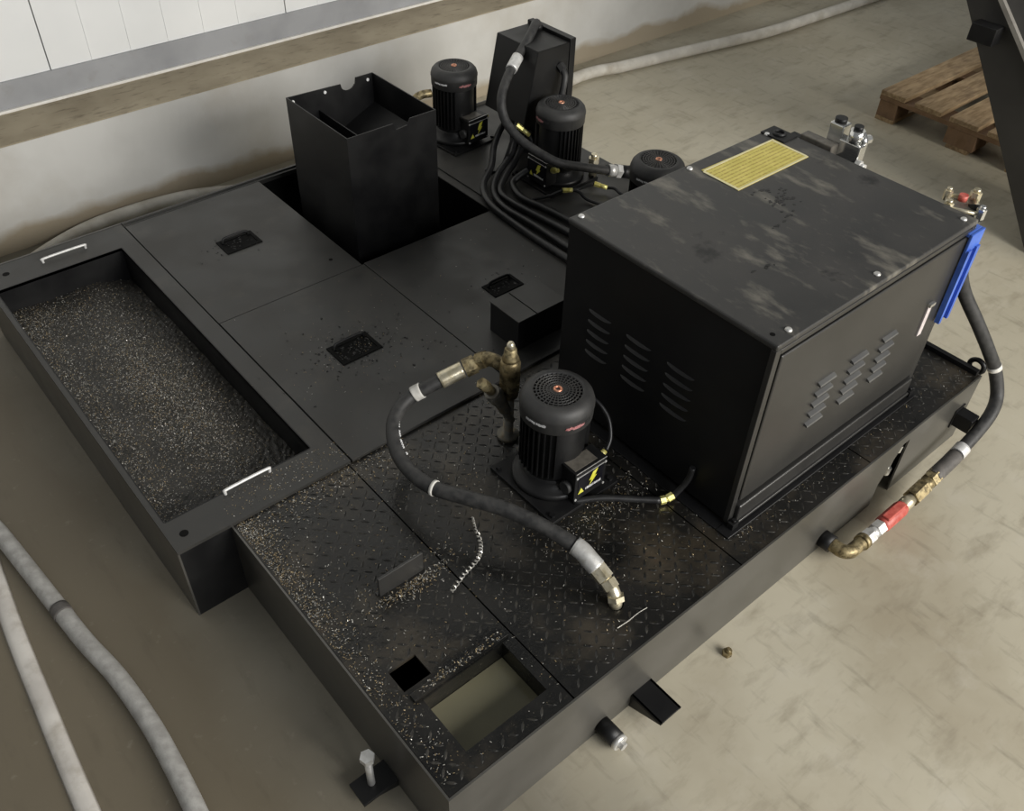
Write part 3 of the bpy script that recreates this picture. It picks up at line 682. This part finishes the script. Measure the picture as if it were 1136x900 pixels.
# ------------------------------------------------------------------ right hose with fittings
rh = thing('drain_hose', 'black rubber hose curving down past the cabinet corner to a brass valve', 'hose', (1.7, -.08, .03))
RH = [(1.86, .157, .765), (1.87, .148, .676), (1.89, .144, .597), (1.92, .12, .521), (1.97, .065, .419), (2.02, .019, .322), (2.05, -.014, .251), (2.05, -.049, .18), (2.0, -.07, .151), (1.93, -.077, .122), (1.86, -.078, .097), (1.79, -.08, .085), (1.72, -.08, .077), (1.69, -.08, .072)]
hose = obj('rubber_hose', MB().tube(RH, .0195, 18, 8), M['hose'], rh)
RS = spline(RH, 10)
obj('cable_tie', MB().ring_tube(RS[57:60], .0212, 18), M['white_tie'], hose)['label'] = 'white cable tie'
obj('crimp_band', MB().ring_tube(RS[100:106], .0232, 18), M['silver'], hose)['label'] = 'silver band near the lower end of the hose'
obj('hose_sleeve', MB().ring_tube(RS[106:125], .0232, 18), M['joint'], hose)
axis = [(1.715, -.08, .076), (1.66, -.08, .064), (1.60, -.08, .056), (1.545, -.08, .048), (1.45, -.08, .046), (1.40, -.08, .045), (1.33, -.08, .047)]
A = [Vector(a) for a in axis]
obj('swivel_nut', MB().hexnut(A[0], A[0].lerp(A[1], .55), .025).ring_tube([A[0].lerp(A[1], .5), A[1]], .021, 16).hexnut(A[1], A[2], .0265), M['brass'], rh)
obj('check_valve', MB().ring_tube([A[2], A[2].lerp(A[3], .3), A[3]], [.017, .02, .02], 14), M['brass_pale'], rh)
obj('red_sleeve', MB().ring_tube([A[3]+Vector((.02, 0, .003)), A[3], A[4].lerp(A[3], .1), A[4]], [.018, .0235, .0235, .018], 16).box(1.46, 1.545, -.092, -.068, .066, .076, .003), M['red'], rh)['label'] = 'red sleeve of the inline valve'
obj('union_nut', MB().hexnut(A[4], A[4].lerp(A[5], .6), .0225).ring_tube([A[4].lerp(A[5], .5), A[5]], .019, 16).hexnut(A[5], A[5].lerp(A[6], .4), .0235), M['zinc'], rh)
obj('elbow', MB().tube([A[5].lerp(A[6], .3), A[6], (1.302, -.078, .048), (1.288, -.062, .048), (1.287, -.035, .047), (1.287, -.004, .046)], .0195, 16, 8).ring_tube([A[5].lerp(A[6], .4), A[5].lerp(A[6], .65)], .0235, 16), M['brass'], rh)
obj('wall_socket', MB().rod((1.287, -.001, .046), (1.287, -.034, .047), .0255, 20), M['black'], rh)

# clamp holding the hose on the tank face
tag(obj('hose_clamp', MB().box(1.915, 1.96, -.056, 0, .10, .15, .003).box(1.91, 1.965, -.004, 0, .09, .16, .001), M['black']), 'black clamp block fixed between the tank face and the curved hose', 'clamp')

# ------------------------------------------------------------------ rear hose, cables, tapered box
sp = thing('tapered_box', 'tapered black steel box with a flanged side standing at the rear of the tank', 'separator box', (1.86, 1.9, .25))
zt, zb = .70, .43
top = [(1.778, 1.785), (1.935, 1.785), (1.935, 2.018), (1.778, 2.018)]
bot = [(1.722, 1.785), (1.935, 1.785), (1.935, 2.018), (1.722, 2.018)]
mb = MB(); A_ = [mb.bm.verts.new((x, y, zt)) for x, y in top]; B_ = [mb.bm.verts.new((x, y, zb)) for x, y in bot]
mb.bm.faces.new(A_); mb.bm.faces.new(B_[::-1])
for i in range(4): mb.bm.faces.new((B_[i], B_[(i+1) % 4], A_[(i+1) % 4], A_[i]))
bmesh.ops.bevel(mb.bm, geom=list(mb.bm.edges), offset=.002, segments=2, affect='EDGES')
obj('body', mb, M['black'], sp)
obj('pedestal', MB().box(1.83, 1.935, 1.84, 1.99, .2505, .43, .002), M['black'], sp)
obj('flange_plate', MB().box(1.936, 1.964, 1.783, 2.026, .2505, .712, .002), M['black'], sp)
obj('bent_pipe', MB().tube([(1.89, 1.784, .62), (1.89, 1.755, .60), (1.88, 1.745, .57), (1.87, 1.744, .53)], .012, 10, 6).hexnut((1.89, 1.786, .625), (1.89, 1.765, .612), .017), M['fan'], sp)
obj('port', MB().lathe([(.02, .70), (.02, .715), (.012, .72)], (1.925, 1.955, 0), 16), M['black'], sp)
RHs = [(1.925, 1.955, .715), (1.90, 1.94, .728), (1.84, 1.9, .712), (1.732, 1.85, .664), (1.644, 1.8, .629), (1.587, 1.76, .585), (1.571, 1.72, .53), (1.582, 1.66, .482), (1.608, 1.6, .45), (1.659, 1.52, .414), (1.771, 1.49, .372), (1.849, 1.475, .343), (1.88, 1.47, .332)]
r2 = thing('separator_hose', 'black hose running from the tapered box top round the pump to a silver fitting', 'hose', (1.7, 1.7, .3))
hose = obj('rubber_hose', MB().tube(RHs, .0165, 16, 8), M['hose'], r2)
R2 = spline(RHs, 10)
obj('crimp_sleeve', MB().ring_tube(R2[29:36], .0215, 16), M['silver'], hose)['label'] = 'silver sleeve on the upper hose'
obj('end_fitting', MB().rod((1.87, 1.472, .336), (1.902, 1.462, .328), .022, 18).hexnut((1.902, 1.462, .328), (1.922, 1.456, .322), .027), M['zinc'], r2)
obj('black_union', MB().rod((1.922, 1.456, .322), (1.962, 1.443, .31), .024, 18), M['black'], r2)
obj('end_ring', MB().rod((1.962, 1.443, .31), (1.978, 1.438, .305), .027, 20).tube([(1.978, 1.438, .305), (2.0, 1.43, .29), (2.01, 1.425, .27), (2.01, 1.425, .2505)], .018, 14, 6), M['zinc'], r2)
tag(obj('brass_plug', MB().rod((1.90, 1.575, .2505), (1.90, 1.575, .315), .016, 14).hexnut((1.90, 1.575, .315), (1.90, 1.575, .335), .022).rod((1.90, 1.575, .335), (1.90, 1.575, .35), .012, 12), M['brass_pale']), 'pale brass plug standing beside the silver end of the rear hose', 'pipe plug')
c1 = [(1.829, 1.965, .385), (1.78, 1.96, .372), (1.68, 1.905, .325), (1.594, 1.819, .295), (1.494, 1.745, .277), (1.433, 1.623, .275), (1.419, 1.456, .273), (1.417, 1.31, .273), (1.422, 1.0, .273), (1.425, .9, .273)]
c2 = [(1.829, 1.925, .385), (1.77, 1.885, .365), (1.694, 1.82, .315), (1.582, 1.767, .285), (1.509, 1.7, .266), (1.472, 1.593, .265), (1.477, 1.449, .265), (1.476, 1.251, .265), (1.478, .95, .265)]
c3 = [(1.829, 1.87, .35), (1.76, 1.83, .33), (1.68, 1.785, .298), (1.591, 1.736, .282), (1.527, 1.681, .268), (1.518, 1.587, .265), (1.531, 1.462, .265), (1.543, 1.323, .265), (1.55, .98, .265)]
c4 = [(1.676, 1.70, .30), (1.655, 1.705, .292), (1.60, 1.70, .272), (1.568, 1.607, .266), (1.586, 1.502, .265), (1.60, 1.36, .265), (1.61, 1.02, .265)]
for pts, lab in ((c1, 'outermost of the black cables bent round on the covers, nearest the open well'), (c2, 'second black cable of the bundle counted from the open well'),
                 (c3, 'third black cable of the bundle counted from the open well'), (c4, 'black cable of the bundle closest to the rear pump base')):
    tag(obj('power_cable', MB().tube(pts, .0128, 12, 8), M['cable']), lab, 'cable', 'rear cable bundle')
for (p, q_, lab) in (((1.70, 1.80, .44), (1.735, 1.765, .40), 'yellow gland below the curve of the rear hose'), ((1.70, 1.53, .285), (1.735, 1.515, .28), 'yellow gland lying in front of the second rear pump'), ((1.835, 1.5, .28), (1.865, 1.46, .27), 'long yellow gland beside the edge of the pump base plate')):
    p, q_ = Vector(p), Vector(q_); d = q_-p
    t = thing('gland_cable', lab, 'cable', (p.x, p.y, .25))
    obj('gland', MB().hexnut(p, p+d*.45, .010).rod(p+d*.4, q_, .0085, 12), M['gland'], t)
    e = Vector((q_.x+.02, q_.y-.06, .262)); s_ = Vector((p.x-.05, p.y+.03, .262))
    obj('cable', MB().tube([s_-Vector((.06, -.02, 0)), s_, p], .006, 8, 6).tube([q_, q_.lerp(e, .5)+Vector((0, 0, .01)), e, e+Vector((.02, -.08, 0))], .006, 8, 6), M['cable'], t)
# small brass elbow beside the rear pump
tag(obj('brass_elbow', MB().rod((1.50, 2.17, .2505), (1.50, 2.17, .43), .014, 14).tube([(1.50, 2.17, .42), (1.50, 2.17, .46), (1.525, 2.16, .475), (1.56, 2.15, .475)], .016, 14, 6).hexnut((1.50, 2.17, .42), (1.50, 2.17, .44), .022), M['brass']), 'dark brass pipe elbow behind the pump next to the tall open box', 'pipe elbow')

# ------------------------------------------------------------------ items at the far side of the cabinet
av = thing('air_valve', 'chrome pneumatic valve on a grey block at the far edge of the cabinet', 'valve', (1.86, .64, .70))
obj('grey_block', MB().box(1.765, 1.80, .555, .66, .80, .835, .003), M['boxgrey'], av)
obj('bracket', MB().box(1.755, 1.83, .50, .72, .787, .799, .001), M['black'], av)
obj('valve_body', MB().box(1.80, 1.835, .49, .56, .79, .85, .004).rod((1.815, .52, .85), (1.815, .52, .885), .02, 16).box(1.80, 1.84, .555, .60, .83, .885, .004), M['chrome'], av)
obj('side_disc', MB().rod((1.83, .515, .85), (1.842, .507, .852), .023, 20).hexnut((1.845, .505, .853), (1.858, .50, .855), .012), M['chrome'], av)
obj('fitting', MB().hexnut((1.80, .49, .80), (1.80, .475, .80), .015).rod((1.80, .48, .80), (1.80, .462, .80), .010, 12), M['zinc'], av)
obj('dark_knob', MB().rod((1.82, .58, .885), (1.82, .58, .897), .017, 14), M['black'], av)
obj('dark_knob', MB().rod((1.815, .52, .885), (1.815, .52, .897), .013, 12), M['black'], av)
mf = thing('brass_manifold', 'small square manifold of brass fittings at the cabinet corner above the hose', 'manifold', (1.84, .17, .79))
cz = .80
pts = [(1.79, .205), (1.85, .24), (1.90, .19), (1.83, .135)]
mb = MB()
for a, b in zip(pts, pts[1:]+pts[:1]): mb.rod((*a, cz), (*b, cz), .0055, 10)
obj('pipe_frame', mb, M['brass_pale'], mf)
for (a, m, r) in ((pts[0], 'brass_pale', .012), (pts[1], 'brass_pale', .011), (pts[2], 'brass_pale', .015), (pts[3], 'chrome', .012)):
    obj('fitting', MB().hexnut((a[0], a[1], cz-.012), (a[0], a[1], cz+.016), r).rod((a[0], a[1], cz+.016), (a[0], a[1], cz+.024), r*.6, 10), M[m], mf)
obj('centre_plate', MB().prism([(1.80, .203), (1.85, .23), (1.89, .19), (1.835, .145)], 'z', cz-.012, cz-.004), M['rust'], mf)
obj('red_knob', MB().rod((1.866, .205, cz-.004), (1.866, .205, cz+.012), .012, 14), M['red'], mf)['label'] = 'small red knob'
obj('support', MB().box(1.756, 1.80, .15, .21, cz-.03, cz-.014, .001).tube([(1.86, .157, .765), (1.862, .16, .785), (1.868, .165, .80)], .022, 12, 5), M['black'], mf)
BX = -.022
bl = thing('blue_holder', 'bright blue plastic holder hanging on the cabinet front corner', 'plastic holder', (1.755, .1, .5))
obj('head', MB().box(1.718, 1.782, .092, .10, .748, .800, .002).box(1.718, 1.782, .10, .135, .79, .800, .002), M['blue'], bl)
mb = MB()
for x_ in (1.720, 1.760):
    mb.prism([(x_, .755), (x_+.016, .755), (x_+.013, .525), (x_+.003, .525)], 'y', .086, .1)
mb.prism([(1.734, .755), (1.764, .755), (1.762, .525), (1.732, .525)], 'y', .095, .102)
obj('rail', mb, M['blue'], bl)

# ------------------------------------------------------------------ floor hoses
LH = [(-.47, 1.75, .0232), (-.453, 1.539, .0232), (-.438, 1.436, .0232), (-.422, 1.276, .0232), (-.406, 1.11, .0232), (-.391, .962, .0232), (-.370, .823, .0232), (-.361, .667, .0232), (-.363, .544, .0232), (-.370, .42, .0232), (-.38, .3, .0232), (-.4, .1, .0232)]
fhz = thing('floor_hose', 'light grey braided hose lying on the floor left of the tank', 'hose', (-.4, .9, 0))
pts = spline(LH, 40)
obj('hose', MB().ring_tube(pts, [.0222+.0007*(i % 2) for i in range(len(pts))], 16), M['greyhose'], fhz)
L10 = spline(LH, 20)
obj('joint_sleeve', MB().ring_tube(L10[81:86], .0245, 18), M['joint'], fhz)['label'] = 'dark taped joint in the hose'
# low white cable cover strip
cpts = [(-.44, 1.8), (-.505, 1.22), (-.531, .85), (-.546, .575), (-.556, .3), (-.56, 0.)]
P = spline([(x, y, 0) for x, y in cpts], 8); mb = MB()
prof = [(-.026, 0), (-.021, .009), (-.010, .0135), (.006, .0135), (.017, .009), (.022, 0)]
rows = [[mb.bm.verts.new((p.x+u, p.y, z)) for u, z in prof] for p in P]
for A_, B_ in zip(rows, rows[1:]):
    for k in range(len(prof)): mb.bm.faces.new((A_[k], A_[(k+1) % 6], B_[(k+1) % 6], B_[k])).smooth = k < 5
mb.bm.faces.new(rows[0]); mb.bm.faces.new(rows[-1][::-1])
tag(obj('cable_cover', mb, M['conduit']), 'dusty white strip running along the floor at the far left', 'cable cover')
WH = [(-.9, 2.3, .03), (-.45, 2.44, .03), (-.1, 2.58, .03), (.234, 2.741, .03), (.464, 2.785, .03), (.75, 2.755, .03), (1.05, 2.62, .03), (1.5, 2.5, .03), (2.2, 2.56, .03), (2.868, 2.66, .03), (3.15, 2.616, .03), (3.454, 2.571, .03), (3.835, 2.509, .03), (4.175, 2.458, .03), (4.582, 2.44, .03), (5.123, 2.424, .03), (5.8, 2.42, .03)]
tag(obj('wall_hose', MB().tube(WH, .03, 14, 10), M['wallhose']), 'dusty white hose lying on the floor along the foot of the wall behind the tank', 'hose')
tag(obj('brass_nut', MB().hexnut((.825, -.058, .0002), (.825, -.058, .012), .013).rod((.825, -.058, .012), (.83, -.06, .02), .008, 10), M['brass']), 'tiny brass fitting lying alone on the floor in front of the tank', 'pipe fitting')

# ------------------------------------------------------------------ pallet
pa = thing('wooden_pallet', 'worn wooden pallet lying on the floor beyond the cabinet, partly in shade', 'pallet', (4.35, 1.06, 0))
PX0, PX1 = 3.78, 4.95
for (a, b) in ((1.335, 1.468), (1.145, 1.285), (.955, 1.10), (.80, .91), (.66, .775)):
    obj('deck_board', MB().box(PX0, PX1, a, b, .12, .144, .003), M['wood'], pa)
for xx in (PX0, (PX0+PX1)/2-.07, PX1-.13):
    obj('cross_board', MB().box(xx, xx+.13, .66, 1.468, .098, .12, .002), M['wood_dark'], pa)
for xx in (PX0, (PX0+PX1)/2-.07, PX1-.13):
    for (a, b) in ((1.362, 1.462), (.945, 1.095), (.66, .775)):
        obj('block', MB().box(xx, xx+.13, a, b, .02, .098, .003), M['wood_dark'], pa)
for (a, b) in ((1.362, 1.462), (.965, 1.075), (.66, .775)):
    obj('bottom_board', MB().box(PX0, PX1, a, b, 0, .02, .002), M['wood'], pa)

# ------------------------------------------------------------------ inclined dark chute on the right
ch = thing('steel_chute', 'dark steel machine chute slanting up at the upper right edge, hiding part of the pallet', 'chute', (3.4, .4, 0))
poly = [(.375, 0), (1.32, 1.333), (1.28, 1.333), (.98, 1.00), (.55, .574), (.1, .127), (-.1, 0)]
obj('side_plate', MB().prism(poly, 'x', 3.2, 3.212), M['chute'], ch)
obj('side_plate', MB().prism(poly, 'x', 3.64, 3.652), M['chute'], ch)
obj('bottom_plate', MB().prism([(.375, 0), (1.32, 1.333), (1.31, 1.333), (.36, 0)], 'x', 3.212, 3.64), M['chute'], ch)
obj('edge_rail', MB().prism([(1.27, 1.333), (.98, 1.00), (.55, .574), (.1, .127), (.09, .14), (.54, .588), (.97, 1.012), (1.258, 1.34)], 'x', 3.185, 3.205), M['chute_edge'], ch)
obj('shade_blocker', MB().box(3.95, 5.6, -1.4, -.15, .08, 2.1, .02).box(4.0, 5.55, -1.35, -.2, 0, .08).box(3.93, 5.62, -1.42, -.13, 2.1, 2.14, .01), M['chute'], ch)  # unseen body, added to keep light off the far right floor and pallet
obj('support_arm', MB().box(3.64, 3.98, -.32, -.2, .0, .12, .005), M['chute'], ch)  # arm between the chute and the added shade blocker
obj('stop_block', MB().box(3.14, 3.2, .785, .885, .715, .78, .003), M['black'], ch)

# ------------------------------------------------------------------ light
w = bpy.data.worlds.new('World'); S.world = w; w.use_nodes = True
w.node_tree.nodes['Background'].inputs['Color'].default_value = (.93, .97, 1.0, 1)
w.node_tree.nodes['Background'].inputs['Strength'].default_value = .14
def area(name, loc, target, sx, sy, power, col=(1, 1, 1)):
    l = bpy.data.lights.new(name, 'AREA'); l.shape = 'RECTANGLE'; l.size = sx; l.size_y = sy; l.energy = power; l.color = col
    o = bpy.data.objects.new(name, l); COL.objects.link(o); o.location = loc
    o.rotation_euler = (Vector(target)-Vector(loc)).to_track_quat('-Z', 'Y').to_euler()
    return o
area('door_light', (3.0, -5.6, 3.0), (1.4, 1.2, .2), 4.5, 3.2, 510, (1, .96, .89))
area('window_light', (.6, -6.6, 4.2), (.9, 2.2, .4), 3.5, 2.0, 260, (.97, .98, 1))

# ------------------------------------------------------------------ camera (values fitted to the photograph)
cam = bpy.data.cameras.new('camera'); co = bpy.data.objects.new('camera', cam); COL.objects.link(co)
cam.sensor_fit = 'HORIZONTAL'; cam.sensor_width = 36; cam.lens = 1013.18/1136*36
cam.clip_start = .05
co.location = (-.4384, -.6335, 2.0035)
co.rotation_euler = (.822366714, -.0265962549, -.702482838)
S.camera = co
vs = S.view_settings
vs.view_transform = 'Standard'; vs.look = 'None'; vs.gamma = 1; vs.use_curve_mapping = False; vs.exposure = 0
